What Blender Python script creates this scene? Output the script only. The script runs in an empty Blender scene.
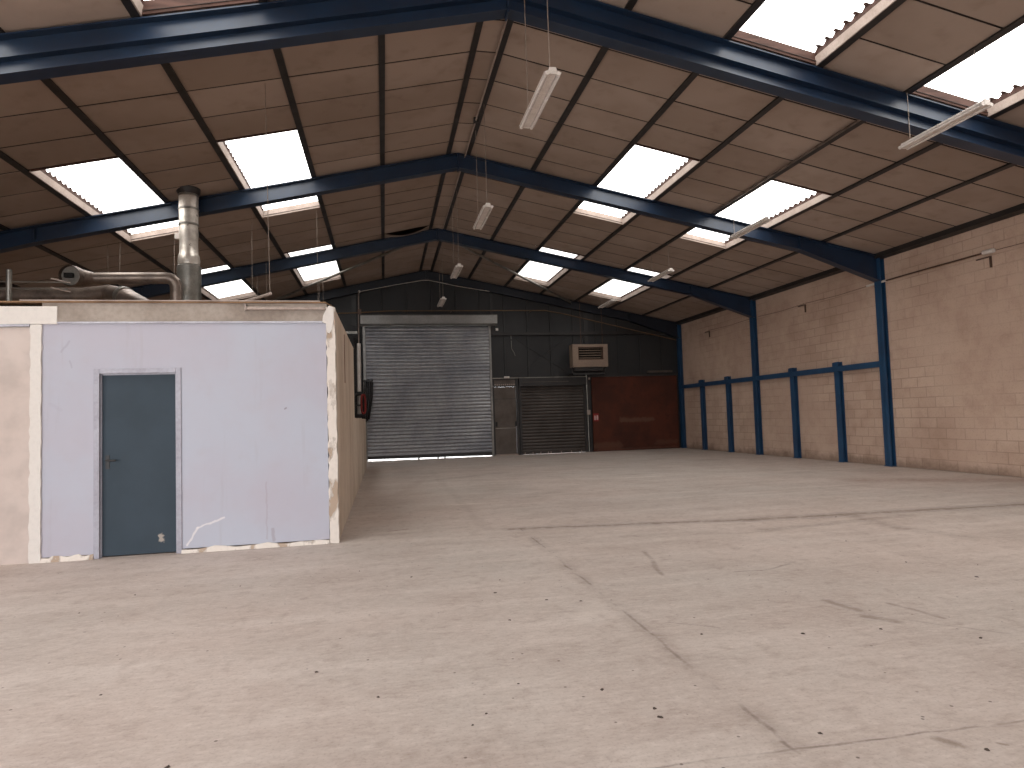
import bpy, bmesh, math, random
from mathutils import Vector, Matrix
random.seed(7)
C = bpy.context.scene.collection
PI = math.pi

# ------------------------------------------------------------------ survey of the hall (metres)
XR, ZR, SL = 1.618, 6.911, 0.2011            # ridge line, height of the purlin undersides, roof slope
GAP, PS = 0.2026, 1.3676                     # first purlin off the ridge, purlin spacing
BAY, Y1 = 5.3817, 13.22
FY = [7.74, Y1, Y1 + BAY, Y1 + 2 * BAY - 0.12]
WR = 11.58; WL = 2 * XR - WR                 # inner faces of the long walls
YN, YF = -8.5, 24.03                         # near and far end walls
YO, XC, ZO = 8.025, -0.56, 2.86              # office front, office corner, office height
CAMH = 1.414

def zt(x, dz=0.0): return ZR - (SL if x > XR else 0.2225) * abs(x - XR) + dz
def s2l(c):
    c = c / 255.0
    return c / 12.92 if c <= 0.04045 else ((c + 0.055) / 1.055) ** 2.4
def rgb(r, g, b): return (s2l(r), s2l(g), s2l(b), 1.0)

# ------------------------------------------------------------------ materials
class NT:
    def __init__(s, name):
        s.m = bpy.data.materials.new(name); s.m.use_nodes = True
        s.t = s.m.node_tree; s.t.nodes.clear()
        s.out = s.n('ShaderNodeOutputMaterial')
    def n(s, k, **kw):
        nd = s.t.nodes.new(k)
        for a, v in kw.items(): setattr(nd, a, v)
        return nd
    def l(s, a, b): s.t.links.new(a, b)
    def put(s, sock, v):
        if hasattr(v, 'is_output') or isinstance(v, bpy.types.NodeSocket): s.l(v, sock)
        else: sock.default_value = v
    def math(s, op, a, b=0.0, c=0.0, clamp=False):
        nd = s.n('ShaderNodeMath', operation=op); nd.use_clamp = clamp
        s.put(nd.inputs[0], a); s.put(nd.inputs[1], b); s.put(nd.inputs[2], c)
        return nd.outputs[0]
    def vmath(s, op, a, b=(0, 0, 0), scale=None):
        nd = s.n('ShaderNodeVectorMath', operation=op)
        s.put(nd.inputs[0], a); s.put(nd.inputs[1], b)
        if scale is not None: s.put(nd.inputs[3], scale)
        return nd.outputs['Value'] if op in ('DOT_PRODUCT', 'LENGTH', 'DISTANCE') else nd.outputs[0]
    def coord(s, scale=(1, 1, 1), kind='Object'):
        tc = s.n('ShaderNodeTexCoord'); mp = s.n('ShaderNodeMapping')
        mp.inputs['Scale'].default_value = scale
        s.l(tc.outputs[kind], mp.inputs['Vector']); return mp.outputs[0]
    def noise(s, vec, scale, detail=4, rough=0.55):
        nd = s.n('ShaderNodeTexNoise'); s.l(vec, nd.inputs['Vector'])
        nd.inputs['Scale'].default_value = scale; nd.inputs['Detail'].default_value = detail
        nd.inputs['Roughness'].default_value = rough
        return nd.outputs[0]
    def ramp(s, v, lo, hi, a=0.0, b=1.0):
        nd = s.n('ShaderNodeMapRange'); nd.interpolation_type = 'SMOOTHSTEP'
        s.put(nd.inputs[0], v); nd.inputs[1].default_value = lo; nd.inputs[2].default_value = hi
        nd.inputs[3].default_value = a; nd.inputs[4].default_value = b
        return nd.outputs[0]
    def mix(s, f, a, b, mode='MIX'):
        nd = s.n('ShaderNodeMix', data_type='RGBA', blend_type=mode)
        s.put(nd.inputs[0], f); s.put(nd.inputs[6], a); s.put(nd.inputs[7], b)
        return nd.outputs[2]
    def bsdf(s, col, rough=0.6, metal=0.0, height=None, bump=0.3, dist=0.01, spec=0.5):
        b = s.n('ShaderNodeBsdfPrincipled')
        s.put(b.inputs['Base Color'], col); s.put(b.inputs['Roughness'], rough); s.put(b.inputs['Metallic'], metal)
        b.inputs['Specular IOR Level'].default_value = spec
        if height is not None:
            bm = s.n('ShaderNodeBump'); bm.inputs['Strength'].default_value = bump; bm.inputs['Distance'].default_value = dist
            s.put(bm.inputs['Height'], height); s.l(bm.outputs[0], b.inputs['Normal'])
        s.l(b.outputs[0], s.out.inputs['Surface'])
        return s.m

def plain(name, c1, c2=None, scale=3.0, rough=0.6, metal=0.0, bump=0.15, stretch=(1, 1, 1), lo=0.35, hi=0.7, spec=0.5):
    t = NT(name); v = t.coord(stretch)
    nz = t.noise(v, scale, 5)
    fine = t.noise(v, scale * 14, 3)
    f = t.ramp(nz, lo, hi)
    col = t.mix(f, c1, c2 or tuple(x * 0.75 for x in c1[:3]) + (1,))
    col = t.mix(t.ramp(fine, 0.3, 0.75, 0.0, 0.18), col, (0.03, 0.025, 0.02, 1))
    r = t.ramp(nz, 0.2, 0.8, max(rough - 0.08, 0.05), min(rough + 0.08, 1))
    return t.bsdf(col, r, metal, fine, bump, 0.004, spec)

def seg_dist(t, p, a, b):
    ax, ay = a; bx, by = b
    L2 = max((bx - ax) ** 2 + (by - ay) ** 2, 1e-6)
    rel = t.vmath('SUBTRACT', p, (ax, ay, 0))
    h = t.math('DIVIDE', t.vmath('DOT_PRODUCT', rel, (bx - ax, by - ay, 0)), L2, clamp=True)
    nd = t.n('ShaderNodeVectorMath', operation='SCALE'); nd.inputs[0].default_value = (bx - ax, by - ay, 0); t.put(nd.inputs[3], h)
    return t.vmath('LENGTH', t.vmath('SUBTRACT', rel, nd.outputs[0]))

def floor_material():
    t = NT('concrete_floor'); tc = t.n('ShaderNodeTexCoord'); p = tc.outputs['Object']
    big = t.noise(p, 0.22, 4); mid = t.noise(p, 1.1, 6, 0.62); sm = t.noise(p, 7.0, 5, 0.6); fine = t.noise(p, 60, 3)
    sweep = t.noise(t.coord((0.35, 2.6, 1)), 1.2, 6, 0.65)
    col = t.mix(t.ramp(big, 0.36, 0.62), rgb(203, 188, 179), rgb(193, 183, 175))
    col = t.mix(t.ramp(mid, 0.36, 0.75, 0.0, 0.5), col, rgb(174, 157, 148))
    col = t.mix(t.ramp(sweep, 0.42, 0.72, 0.0, 0.55), col, rgb(216, 205, 197))
    col = t.mix(t.ramp(sm, 0.48, 0.78, 0.0, 0.5), col, rgb(158, 140, 130))
    col = t.mix(t.ramp(fine, 0.5, 0.75, 0.0, 0.3), col, rgb(134, 116, 105))
    wisp = t.noise(t.coord((1.0, 2.2, 1)), 14.0, 5, 0.7)
    col = t.mix(t.ramp(wisp, 0.5, 0.72, 0.0, 0.4), col, rgb(224, 213, 205))
    col = t.mix(t.ramp(wisp, 0.28, 0.5, 0.32, 0.0), col, rgb(150, 131, 121))
    # pits and specks
    vo = t.n('ShaderNodeTexVoronoi'); vo.inputs['Scale'].default_value = 7.0; t.l(p, vo.inputs['Vector'])
    spk = t.math('MULTIPLY', t.ramp(vo.outputs['Distance'], 0.035, 0.075, 1, 0), t.ramp(t.noise(p, 3.1, 2), 0.38, 0.5))
    col = t.mix(t.math('MULTIPLY', spk, 0.75), col, rgb(84, 70, 62))
    wob = t.n('ShaderNodeVectorMath', operation='SCALE')
    nv = t.n('ShaderNodeTexNoise'); nv.inputs['Scale'].default_value = 2.2; nv.inputs['Detail'].default_value = 5; t.l(p, nv.inputs['Vector'])
    t.l(t.vmath('SUBTRACT', nv.outputs['Color'], (0.5, 0.5, 0.5)), wob.inputs[0]); wob.inputs[3].default_value = 0.10
    flat = t.vmath('MULTIPLY', t.vmath('ADD', p, wob.outputs[0]), (1, 1, 0))
    brk = t.ramp(t.noise(p, 1.7, 3), 0.38, 0.62)
    brk2 = t.ramp(t.noise(p, 9.0, 4, 0.7), 0.3, 0.62, 0.25, 1.0)
    def line(d, w0, w1, dark, amt):
        nonlocal col
        amt = t.math('MULTIPLY', brk2, amt)
        m = t.math('MULTIPLY', t.ramp(d, w0, w1, 1, 0), amt)
        col = t.mix(m, col, dark)
    dk = rgb(92, 76, 66); dk2 = rgb(126, 109, 98); pale = rgb(226, 216, 206)
    # cast joints of the slab: along the ridge line and under the portal frames
    d = seg_dist(t, flat, (1.67, 8.2), (1.6, -6))
    line(d, 0.002, 0.018, dk, t.ramp(brk, 0, 1, 0.0, 0.55)); line(d, 0.02, 0.12, dk2, t.ramp(brk, 0, 1, 0.05, 0.3))
    d = seg_dist(t, flat, (1.55, 8.2), (4.6, 7.72)); line(d, 0.0, 0.06, dk, 0.65); line(d, 0.03, 0.2, dk2, 0.45)
    d = seg_dist(t, flat, (4.6, 7.72), (11.5, 7.3)); line(d, 0.0, 0.07, dk, 0.65); line(d, 0.03, 0.28, dk2, 0.5)
    d = seg_dist(t, flat, (-1.5, 2.62), (6.0, 2.36)); line(d, 0.002, 0.012, dk, t.ramp(brk, 0, 1, 0.05, 0.6))
    d = seg_dist(t, flat, (1.25, 18.6), (1.25, 8.3)); line(d, 0.02, 0.14, dk2, 0.15)
    for pts, w, c, a in [
        (((2.6, 6.38), (2.35, 5.4)), 0.03, dk2, 0.7), (((2.98, 5.3), (3.22, 5.28)), 0.02, dk2, 0.6), (((3.22, 5.28), (3.6, 5.42)), 0.02, dk, 0.55),
        (((3.16, 4.32), (3.2, 4.06)), 0.05, dk2, 0.75), (((3.14, 3.93), (3.26, 3.78)), 0.05, dk2, 0.8), (((3.51, 4.14), (3.6, 3.75)), 0.03, dk2, 0.7),
        (((3.33, 3.8), (3.7, 3.4)), 0.02, dk2, 0.4), (((1.86, 4.19), (2.12, 3.99)), 0.012, dk, 0.45), (((4.3, 7.0), (6.6, 7.3)), 0.12, dk2, 0.5),
        (((5.94, 7.6), (5.8, 6.6)), 0.16, dk2, 0.45), (((5.8, 6.6), (6.0, 5.9)), 0.2, dk2, 0.3), (((2.275, 2.425), (2.315, 2.365)), 0.03, rgb(112, 92, 72), 1.0),
        (((2.485, 2.35), (2.505, 2.335)), 0.014, rgb(112, 92, 72), 0.8), (((0.02, 8.62), (0.26, 8.7)), 0.03, rgb(112, 66, 50), 0.7), (((-0.4, 8.3), (1.0, 8.55)), 0.10, dk2, 0.35),
        (((1.55, 4.76), (1.3, 4.41)), 0.09, pale, 0.35), (((1.1, 10.86), (1.5, 10.86)), 0.12, pale, 0.55), (((2.1, 14.5), (6.0, 13.6)), 0.2, pale, 0.4),
        (((1.0, 16.4), (0.3, 13.0)), 0.16, rgb(140, 112, 98), 0.25), (((1.2, 15.5), (2.8, 16.5)), 0.25, dk2, 0.35), (((9.0, 11.0), (11.5, 9.6)), 0.5, rgb(150, 112, 92), 0.55),
        (((3.0, 6.9), (4.4, 6.75)), 0.12, pale, 0.3), (((-0.3, 2.9), (0.5, 2.8)), 0.35, dk2, 0.3), (((-3.2, 8.0), (-0.6, 8.0)), 0.07, dk2, 0.6),
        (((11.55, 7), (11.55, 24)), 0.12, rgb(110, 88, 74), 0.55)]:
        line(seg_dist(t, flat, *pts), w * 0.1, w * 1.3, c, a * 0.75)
    h = t.math('ADD', t.math('MULTIPLY', mid, 0.5), t.math('MULTIPLY', sm, 0.35))
    return t.bsdf(col, t.ramp(mid, 0.3, 0.7, 0.6, 0.85), 0, h, 0.3, 0.02, 0.25)

def block_material(name, c1, c2, mortar, swap):
    t = NT(name); tc = t.n('ShaderNodeTexCoord'); p = tc.outputs['Object']
    sp = t.n('ShaderNodeSeparateXYZ'); t.l(p, sp.inputs[0]); cb = t.n('ShaderNodeCombineXYZ')
    t.l(sp.outputs[1 if swap else 0], cb.inputs[0]); t.l(sp.outputs[2], cb.inputs[1])
    br = t.n('ShaderNodeTexBrick'); t.l(cb.outputs[0], br.inputs['Vector'])
    br.inputs['Scale'].default_value = 1; br.inputs['Brick Width'].default_value = 0.45; br.inputs['Row Height'].default_value = 0.2235
    br.inputs['Mortar Size'].default_value = 0.012; br.inputs['Mortar Smooth'].default_value = 0.6; br.inputs['Bias'].default_value = 0.0
    br.inputs['Color1'].default_value = (0, 0, 0, 1); br.inputs['Color2'].default_value = (1, 1, 1, 1); br.inputs['Mortar'].default_value = (0.5, 0.5, 0.5, 1)
    big = t.noise(p, 0.45, 5); mid = t.noise(p, 2.3, 6, 0.65); fine = t.noise(p, 35, 3)
    col = t.mix(t.ramp(big, 0.35, 0.65), c1, c2)
    bw = t.n('ShaderNodeRGBToBW'); t.l(br.outputs['Color'], bw.inputs[0])
    zone = t.ramp(t.noise(p, 0.5, 3), 0.38, 0.62)
    col = t.mix(t.math('MULTIPLY', t.ramp(bw.outputs[0], 0, 1, 0.0, 0.3), zone), col, mortar)
    col = t.mix(t.ramp(mid, 0.42, 0.75, 0.0, 0.45), col, mortar)
    col = t.mix(t.math('MULTIPLY', br.outputs['Fac'], t.math('MULTIPLY_ADD', zone, 0.4, 0.06)), col, tuple(x * 0.62 for x in mortar[:3]) + (1,))
    # grime of the splash zone at the foot of the wall
    gz = t.math('ADD', sp.outputs[2], t.math('MULTIPLY', mid, -0.5))
    col = t.mix(t.ramp(gz, -0.26, 0.0, 0.55, 0.0), col, rgb(92, 74, 62))
    col = t.mix(t.ramp(fine, 0.5, 0.8, 0, 0.2), col, rgb(90, 70, 60))
    h = t.math('SUBTRACT', t.math('MULTIPLY', mid, 0.5), br.outputs['Fac'])
    return t.bsdf(col, 0.85, 0, h, 0.35, 0.012, 0.25)

def board_material():
    t = NT('ceiling_board'); tc = t.n('ShaderNodeTexCoord'); p = tc.outputs['Object']
    g = t.n('ShaderNodeNewGeometry')
    big = t.noise(p, 0.6, 4); mid = t.noise(p, 3.0, 5)
    col = t.mix(t.ramp(g.outputs['Random Per Island'], 0, 1), rgb(170, 153, 141), rgb(156, 139, 127))
    col = t.mix(t.ramp(big, 0.4, 0.7, 0.0, 0.5), col, rgb(138, 120, 107))
    col = t.mix(t.ramp(mid, 0.5, 0.8, 0.0, 0.3), col, rgb(104, 86, 74))
    return t.bsdf(col, 0.85, 0, mid, 0.1, 0.01, 0.2)

def pane_material(power, name='translucent_rooflight_sheet'):
    t = NT(name); p = t.coord()
    dirt = t.ramp(t.noise(p, 9.0, 3), 0.66, 0.72, 1.0, 0.62)
    streak = t.ramp(t.noise(t.coord((0.6, 30, 1)), 1.0, 2), 0.3, 0.7, 0.9, 1.05)
    e = t.n('ShaderNodeEmission'); e.inputs['Color'].default_value = (1.0, 0.97, 0.93, 1)
    t.put(e.inputs['Strength'], t.math('MULTIPLY', t.math('MULTIPLY', dirt, streak), power))
    t.l(e.outputs[0], t.out.inputs['Surface']); return t.m

def peeling_material(name, base, bare, thr=0.56):
    t = NT(name); p = t.coord((1, 1, 0.45))
    n1 = t.noise(p, 5.5, 6, 0.6); n2 = t.noise(t.coord(), 22, 4)
    m = t.ramp(n1, thr, thr + 0.03)
    edge = t.math('MULTIPLY', t.ramp(n1, thr - 0.05, thr - 0.005), t.math('SUBTRACT', 1.0, m))
    col = t.mix(t.ramp(n2, 0.4, 0.8, 0, 0.35), base, tuple(x * 0.8 for x in base[:3]) + (1,))
    col = t.mix(m, col, bare)
    col = t.mix(t.math('MULTIPLY', edge, 0.35), col, rgb(110, 92, 78))
    return t.bsdf(col, 0.8, 0, t.math('SUBTRACT', t.math('MULTIPLY', n2, 0.3), m), 0.5, 0.01, 0.3)

def door_leaf_material():
    t = NT('slate_blue_door_paint'); p = t.coord()
    n = t.noise(p, 2.0, 4); f = t.noise(p, 40, 3)
    col = t.mix(t.ramp(n, 0.35, 0.7), rgb(48, 60, 70), rgb(43, 55, 64))
    sp = t.n('ShaderNodeSeparateXYZ'); t.l(p, sp.inputs[0])
    dx = t.math('ADD', sp.outputs[0], 2.50); dz = t.math('ADD', sp.outputs[2], -0.17)
    r = t.math('SQRT', t.math('ADD', t.math('MULTIPLY', dx, dx), t.math('MULTIPLY', t.math('MULTIPLY', dz, dz), 0.5)))
    r = t.math('ADD', r, t.math('MULTIPLY', t.math('SUBTRACT', t.noise(p, 24, 4), 0.5), 0.09))
    col = t.mix(t.ramp(r, 0.02, 0.04, 0.8, 0), col, rgb(176, 164, 152))
    return t.bsdf(col, 0.6, 0, f, 0.05, 0.004, 0.3)

def panel_material():
    t = NT('lavender_painted_wall'); p = t.coord(); tc = p
    n = t.noise(p, 0.9, 5); m = t.noise(p, 4, 5); st = t.noise(t.coord((6, 1, 0.5)), 1.3, 4)
    col = t.mix(t.ramp(n, 0.35, 0.68), rgb(172, 174, 185), rgb(172, 168, 178))
    col = t.mix(t.ramp(m, 0.5, 0.8, 0, 0.3), col, rgb(168, 160, 166))
    col = t.mix(t.ramp(st, 0.6, 0.75, 0, 0.18), col, rgb(150, 136, 136))
    sp = t.n('ShaderNodeSeparateXYZ'); t.l(p, sp.inputs[0])
    cb = t.n('ShaderNodeCombineXYZ'); t.l(sp.outputs[0], cb.inputs[0]); t.l(sp.outputs[2], cb.inputs[1])
    wn = t.n('ShaderNodeTexNoise'); wn.inputs['Scale'].default_value = 9; t.l(p, wn.inputs['Vector'])
    q = t.vmath('ADD', cb.outputs[0], t.vmath('MULTIPLY', t.vmath('SUBTRACT', wn.outputs['Color'], (0.5, 0.5, 0.5)), (0.05, 0.05, 0)))
    q = t.vmath('MULTIPLY', q, (1, 1, 0))
    for a, b, w, c, k in [((-2.21, 0.09), (-2.1, 0.28), 0.013, rgb(216, 210, 208), 0.75), ((-2.1, 0.28), (-1.82, 0.37), 0.012, rgb(216, 210, 208), 0.7),
                          ((-1.36, 0.1), (-1.36, 0.75), 0.01, rgb(150, 136, 140), 0.3), ((-1.28, 0.08), (-1.3, 0.2), 0.02, rgb(132, 114, 112), 0.35),
                          ((-3.5, 2.3), (-3.42, 2.42), 0.012, rgb(140, 134, 146), 0.3), ((-3.42, 2.2), (-3.4, 2.12), 0.012, rgb(140, 134, 146), 0.3),
                          ((-1.14, 1.6), (-1.12, 1.61), 0.012, rgb(110, 96, 100), 0.6), ((-3.62, 1.72), (-3.5, 1.65), 0.02, rgb(160, 154, 168), 0.25)]:
        col = t.mix(t.ramp(seg_dist(t, q, a, b), w * 0.5, w * 1.3, k, 0), col, c)
    return t.bsdf(col, 0.6, 0, m, 0.06, 0.006, 0.4)

def rust_material():
    t = NT('rust_brown_sheet'); p = t.coord(); sp = t.n('ShaderNodeSeparateXYZ'); t.l(p, sp.inputs[0])
    n = t.noise(p, 1.2, 5); m = t.noise(p, 5, 6, 0.65)
    col = t.mix(t.ramp(n, 0.35, 0.65), rgb(86, 43, 28), rgb(70, 36, 25))
    col = t.mix(t.ramp(m, 0.5, 0.75, 0, 0.5), col, rgb(52, 27, 20))
    cb = t.n('ShaderNodeCombineXYZ'); t.l(sp.outputs[0], cb.inputs[0]); t.l(sp.outputs[2], cb.inputs[1])
    wn = t.n('ShaderNodeTexNoise'); wn.inputs['Scale'].default_value = 6; t.l(p, wn.inputs['Vector'])
    q = t.vmath('MULTIPLY', t.vmath('ADD', cb.outputs[0], t.vmath('MULTIPLY', t.vmath('SUBTRACT', wn.outputs['Color'], (0.5, 0.5, 0.5)), (0.2, 0.16, 0))), (1, 1, 0))
    for a, b, w, k in [((8.98, 1.17), (10.28, 1.17), 0.1, 0.85), ((7.95, 0.22), (8.9, 0.22), 0.14, 0.55), ((10.4, 0.25), (11.25, 0.28), 0.10, 0.4), ((8.0, 0.05), (11.3, 0.05), 0.05, 0.5)]:
        col = t.mix(t.ramp(seg_dist(t, q, a, b), w * 0.4, w * 1.2, k, 0), col, rgb(100, 70, 56))
    return t.bsdf(col, 0.7, 0.0, m, 0.2, 0.01, 0.3)

PANE = 4.9
M = {}
M['floor'] = floor_material()
M['block'] = block_material('cream_blockwork', rgb(203, 177, 158), rgb(190, 163, 145), rgb(164, 135, 116), True)
M['block_end'] = block_material('end_blockwork', rgb(178, 156, 142), rgb(166, 142, 128), rgb(140, 116, 102), False)
M['board'] = board_material()
M['tbar'] = plain('brown_ceiling_tee', rgb(44, 30, 25), rgb(36, 26, 22), 4, 0.85)
M['roof'] = plain('dark_roof_sheet', rgb(78, 60, 50), rgb(62, 48, 40), 2, 0.85)
M['pane'] = pane_material(PANE)
M['pane_dimmed'] = pane_material(PANE * 0.48, 'dimmed_rooflight_sheet')  # far row's glow turned down to darken that end of the hall
M['liner'] = plain('pale_rooflight_liner', rgb(176, 160, 150), rgb(156, 140, 130), 3, 0.8)
M['timber'] = plain('brown_timber_closure', rgb(74, 46, 36), rgb(54, 34, 27), 3, 0.85, stretch=(1, 6, 6))
M['purlin'] = plain('dark_purlin_steel', rgb(38, 33, 31), rgb(30, 26, 25), 3, 0.5)
M['blue'] = plain('blue_frame_paint', rgb(25, 46, 70), rgb(20, 38, 60), 1.4, 0.36, bump=0.06)
M['blue_shaded'] = plain('shaded_frame_blue', rgb(20, 27, 40), rgb(16, 22, 34), 1.4, 0.5, bump=0.06)  # frame blue darkened, the shade at the gable put into the colour
M['rail_blue'] = plain('blue_rail_paint', rgb(32, 72, 106), rgb(28, 60, 92), 1.4, 0.45, bump=0.06)
M['galv'] = plain('galvanised_steel', rgb(150, 147, 140), rgb(122, 119, 113), 2.5, 0.38, 0.75, bump=0.08)
M['foil'] = plain('bright_foil_lagging', rgb(214, 206, 196), rgb(178, 168, 158), 6, 0.33, 0.6, bump=0.4)
M['duct'] = plain('weathered_duct', rgb(140, 126, 116), rgb(100, 88, 80), 4, 0.42, 0.6)
M['black'] = plain('black_rubber', rgb(18, 17, 18), rgb(28, 26, 26), 6, 0.6)
M['void'] = plain('near_black_inside', rgb(14, 13, 12), None, 6, 0.9)  # near-black fill of the duct slot and heater louvre back
M['shutter'] = plain('grey_shutter_lath', rgb(166, 167, 170), rgb(138, 140, 146), 0.8, 0.42, 0.55, bump=0.08)
M['shutter_dark'] = plain('dull_shutter_lath', rgb(80, 73, 69), rgb(62, 55, 51), 0.8, 0.5, 0.4, bump=0.1)
M['boxsteel'] = plain('shutter_box_steel', rgb(150, 148, 144), rgb(130, 127, 124), 1.2, 0.4, 0.5)
M['clad'] = plain('dark_cladding', rgb(36, 36, 37), rgb(30, 30, 32), 0.7, 0.6)
M['dark_steel'] = plain('charcoal_steel', rgb(48, 46, 46), rgb(38, 36, 36), 2, 0.5)
M['ped'] = plain('tarnished_door_sheet', rgb(100, 90, 83), rgb(82, 72, 64), 1.6, 0.5, 0.3)
M['heater'] = plain('beige_heater_enamel', rgb(140, 120, 104), rgb(130, 110, 96), 1.4, 0.5)
M['white'] = plain('white_enamel', rgb(232, 224, 216), rgb(216, 206, 198), 5, 0.4)
M['tube'] = plain('unlit_lamp_tube', rgb(226, 218, 212), rgb(212, 204, 198), 5, 0.25)
M['wire'] = plain('pale_hanger_wire', rgb(150, 136, 124), rgb(128, 114, 104), 9, 0.5)
M['copper'] = plain('brown_pipe', rgb(92, 64, 48), rgb(74, 52, 40), 6, 0.5)
M['yellow'] = plain('ochre_gas_pipe', rgb(116, 88, 58), rgb(98, 74, 50), 4, 0.5)
M['plaster'] = peeling_material('peeling_cream_plaster', rgb(216, 206, 196), rgb(170, 150, 132), 0.56)
M['plaster2'] = peeling_material('white_plaster', rgb(214, 207, 200), rgb(206, 194, 184), 0.7)
M['beige'] = plain('blush_painted_wall', rgb(202, 188, 180), rgb(196, 180, 171), 0.3, 0.7, bump=0.02)
M['lav'] = panel_material()
M['concrete'] = plain('grey_concrete_beam', rgb(164, 152, 141), rgb(144, 131, 120), 1.6, 0.85, bump=0.2)
M['alu'] = plain('aluminium_trim', rgb(168, 166, 172), rgb(150, 146, 152), 3, 0.4, 0.3)
M['frame'] = plain('grey_door_frame', rgb(164, 162, 172), rgb(152, 148, 158), 2, 0.45)
M['leaf'] = door_leaf_material()
M['side'] = plain('bare_office_side', rgb(216, 200, 182), rgb(194, 174, 154), 1.1, 0.8, stretch=(1, 1, 0.4))
M['ply'] = plain('brown_board_edge', rgb(140, 108, 78), rgb(112, 84, 60), 3, 0.8)
M['rust'] = rust_material()
M['streak'] = plain('rust_streak', rgb(124, 74, 52), rgb(104, 62, 44), 6, 0.8)
M['red'] = plain('red_sign_face', rgb(150, 24, 24), rgb(132, 20, 20), 4, 0.45)
M['red2'] = plain('red_hose_rubber', rgb(142, 32, 22), rgb(110, 24, 18), 8, 0.5)
M['glyph'] = plain('white_sign_print', rgb(222, 190, 186), rgb(212, 180, 176), 5, 0.5)
M['crumb'] = plain('dark_crumb', rgb(78, 64, 56), rgb(60, 48, 42), 20, 0.9)
M['yard'] = plain('outdoor_yard', rgb(196, 192, 186), rgb(176, 172, 166), 0.6, 0.9)

# ------------------------------------------------------------------ mesh collecting
class MB:
    def __init__(s): s.v = []; s.f = []; s.mi = []
    def add(s, vs, fs, m=0):
        b = len(s.v); s.v += [tuple(v) for v in vs]
        for f in fs: s.f.append(tuple(b + i for i in f)); s.mi.append(m)
    def box(s, x0, x1, y0, y1, z0, z1, m=0):
        s.add([(x0, y0, z0), (x1, y0, z0), (x1, y1, z0), (x0, y1, z0), (x0, y0, z1), (x1, y0, z1), (x1, y1, z1), (x0, y1, z1)],
              [(0, 3, 2, 1), (4, 5, 6, 7), (0, 1, 5, 4), (1, 2, 6, 5), (2, 3, 7, 6), (3, 0, 4, 7)], m); return s
    def prism(s, pts, d, m=0):
        n = len(pts); d = Vector(d); a = [Vector(p) for p in pts]
        s.add(a + [p + d for p in a], [tuple(range(n - 1, -1, -1)), tuple(range(n, 2 * n))] + [(i, (i + 1) % n, n + (i + 1) % n, n + i) for i in range(n)], m); return s
    def tube(s, path, r, n=10, m=0, caps=True):
        P = [Vector(p) for p in path]; rs = r if isinstance(r, (list, tuple)) else [r] * len(P)
        rings = []; up = None
        for i, p in enumerate(P):
            t = (P[min(i + 1, len(P) - 1)] - P[max(i - 1, 0)]).normalized()
            if up is None or abs(t.dot(up)) > 0.99:
                up = Vector((0, 0, 1)) if abs(t.z) < 0.9 else Vector((0, 1, 0))
            a = t.cross(up).normalized(); b = a.cross(t).normalized(); up = b
            rings.append([p + (a * math.cos(2 * PI * k / n) + b * math.sin(2 * PI * k / n)) * rs[i] for k in range(n)])
        vs = [v for R in rings for v in R]; fs = []
        for i in range(len(P) - 1):
            for k in range(n):
                fs.append((i * n + k, i * n + (k + 1) % n, (i + 1) * n + (k + 1) % n, (i + 1) * n + k))
        if caps: fs += [tuple(range(n - 1, -1, -1)), tuple(range((len(P) - 1) * n, len(P) * n))]
        s.add(vs, fs, m); return s
    def lathe(s, prof, c=(0, 0, 0), n=24, m=0):           # prof: (r, z) about a vertical axis
        vs = [(c[0] + r * math.cos(2 * PI * k / n), c[1] + r * math.sin(2 * PI * k / n), c[2] + z) for r, z in prof for k in range(n)]
        fs = [(i * n + k, i * n + (k + 1) % n, (i + 1) * n + (k + 1) % n, (i + 1) * n + k) for i in range(len(prof) - 1) for k in range(n)]
        fs += [tuple(range(n - 1, -1, -1)), tuple(range((len(prof) - 1) * n, len(prof) * n))]
        s.add(vs, fs, m); return s
    def build(s, name, mats, parent=None, bevel=0.0, smooth=False, loc=(0, 0, 0)):
        me = bpy.data.meshes.new(name); L = Vector(loc)
        me.from_pydata([tuple(Vector(v) - L) for v in s.v], [], s.f)
        for m in (mats if isinstance(mats, (list, tuple)) else [mats]): me.materials.append(M[m])
        me.polygons.foreach_set('material_index', s.mi)
        bm = bmesh.new(); bm.from_mesh(me); bmesh.ops.recalc_face_normals(bm, faces=bm.faces); bm.to_mesh(me); bm.free()
        if smooth:
            me.polygons.foreach_set('use_smooth', [True] * len(me.polygons)); me.set_sharp_from_angle(angle=math.radians(38))
        o = bpy.data.objects.new(name, me); C.objects.link(o)
        if parent is not None:
            o.parent = parent; o.location = L - parent.location if parent.parent is None else L
        else: o.location = L
        if bevel:
            b = o.modifiers.new('soft_edges', 'BEVEL'); b.width = bevel; b.segments = 2; b.limit_method = 'ANGLE'
        return o

def tag(o, label=None, cat=None, group=None, kind=None):
    if label: o['label'] = label
    if cat: o['category'] = cat
    if group: o['group'] = group
    if kind: o['kind'] = kind
    return o
def thing(name, loc, label, cat, group=None, kind=None):
    o = bpy.data.objects.new(name, None); C.objects.link(o); o.location = loc; o.empty_display_size = 0.2
    return tag(o, label, cat, group, kind)
def struct(o, label, cat): return tag(o, label, cat, None, 'structure')
def put(mb, name, mats, root, **k):
    """a part whose mesh was laid out in world metres, hung under a thing standing at root.location"""
    o = mb.build(name, mats, None, **k)
    o.data.transform(Matrix.Translation(-root.location)); o.parent = root; o.location = (0, 0, 0)
    return o
def sub(mb, name, mats, part, root, **k):
    o = put(mb, name, mats, root, **k); o.parent = part; return o
def copy_tree(o, parent=None):
    c = o.copy(); C.objects.link(c); c.parent = parent
    for ch in o.children: copy_tree(ch, c)
    return c
def boxpart(name, mat, root, *b, bevel=0.0): return put(MB().box(*b), name, mat, root, bevel=bevel)

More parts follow.
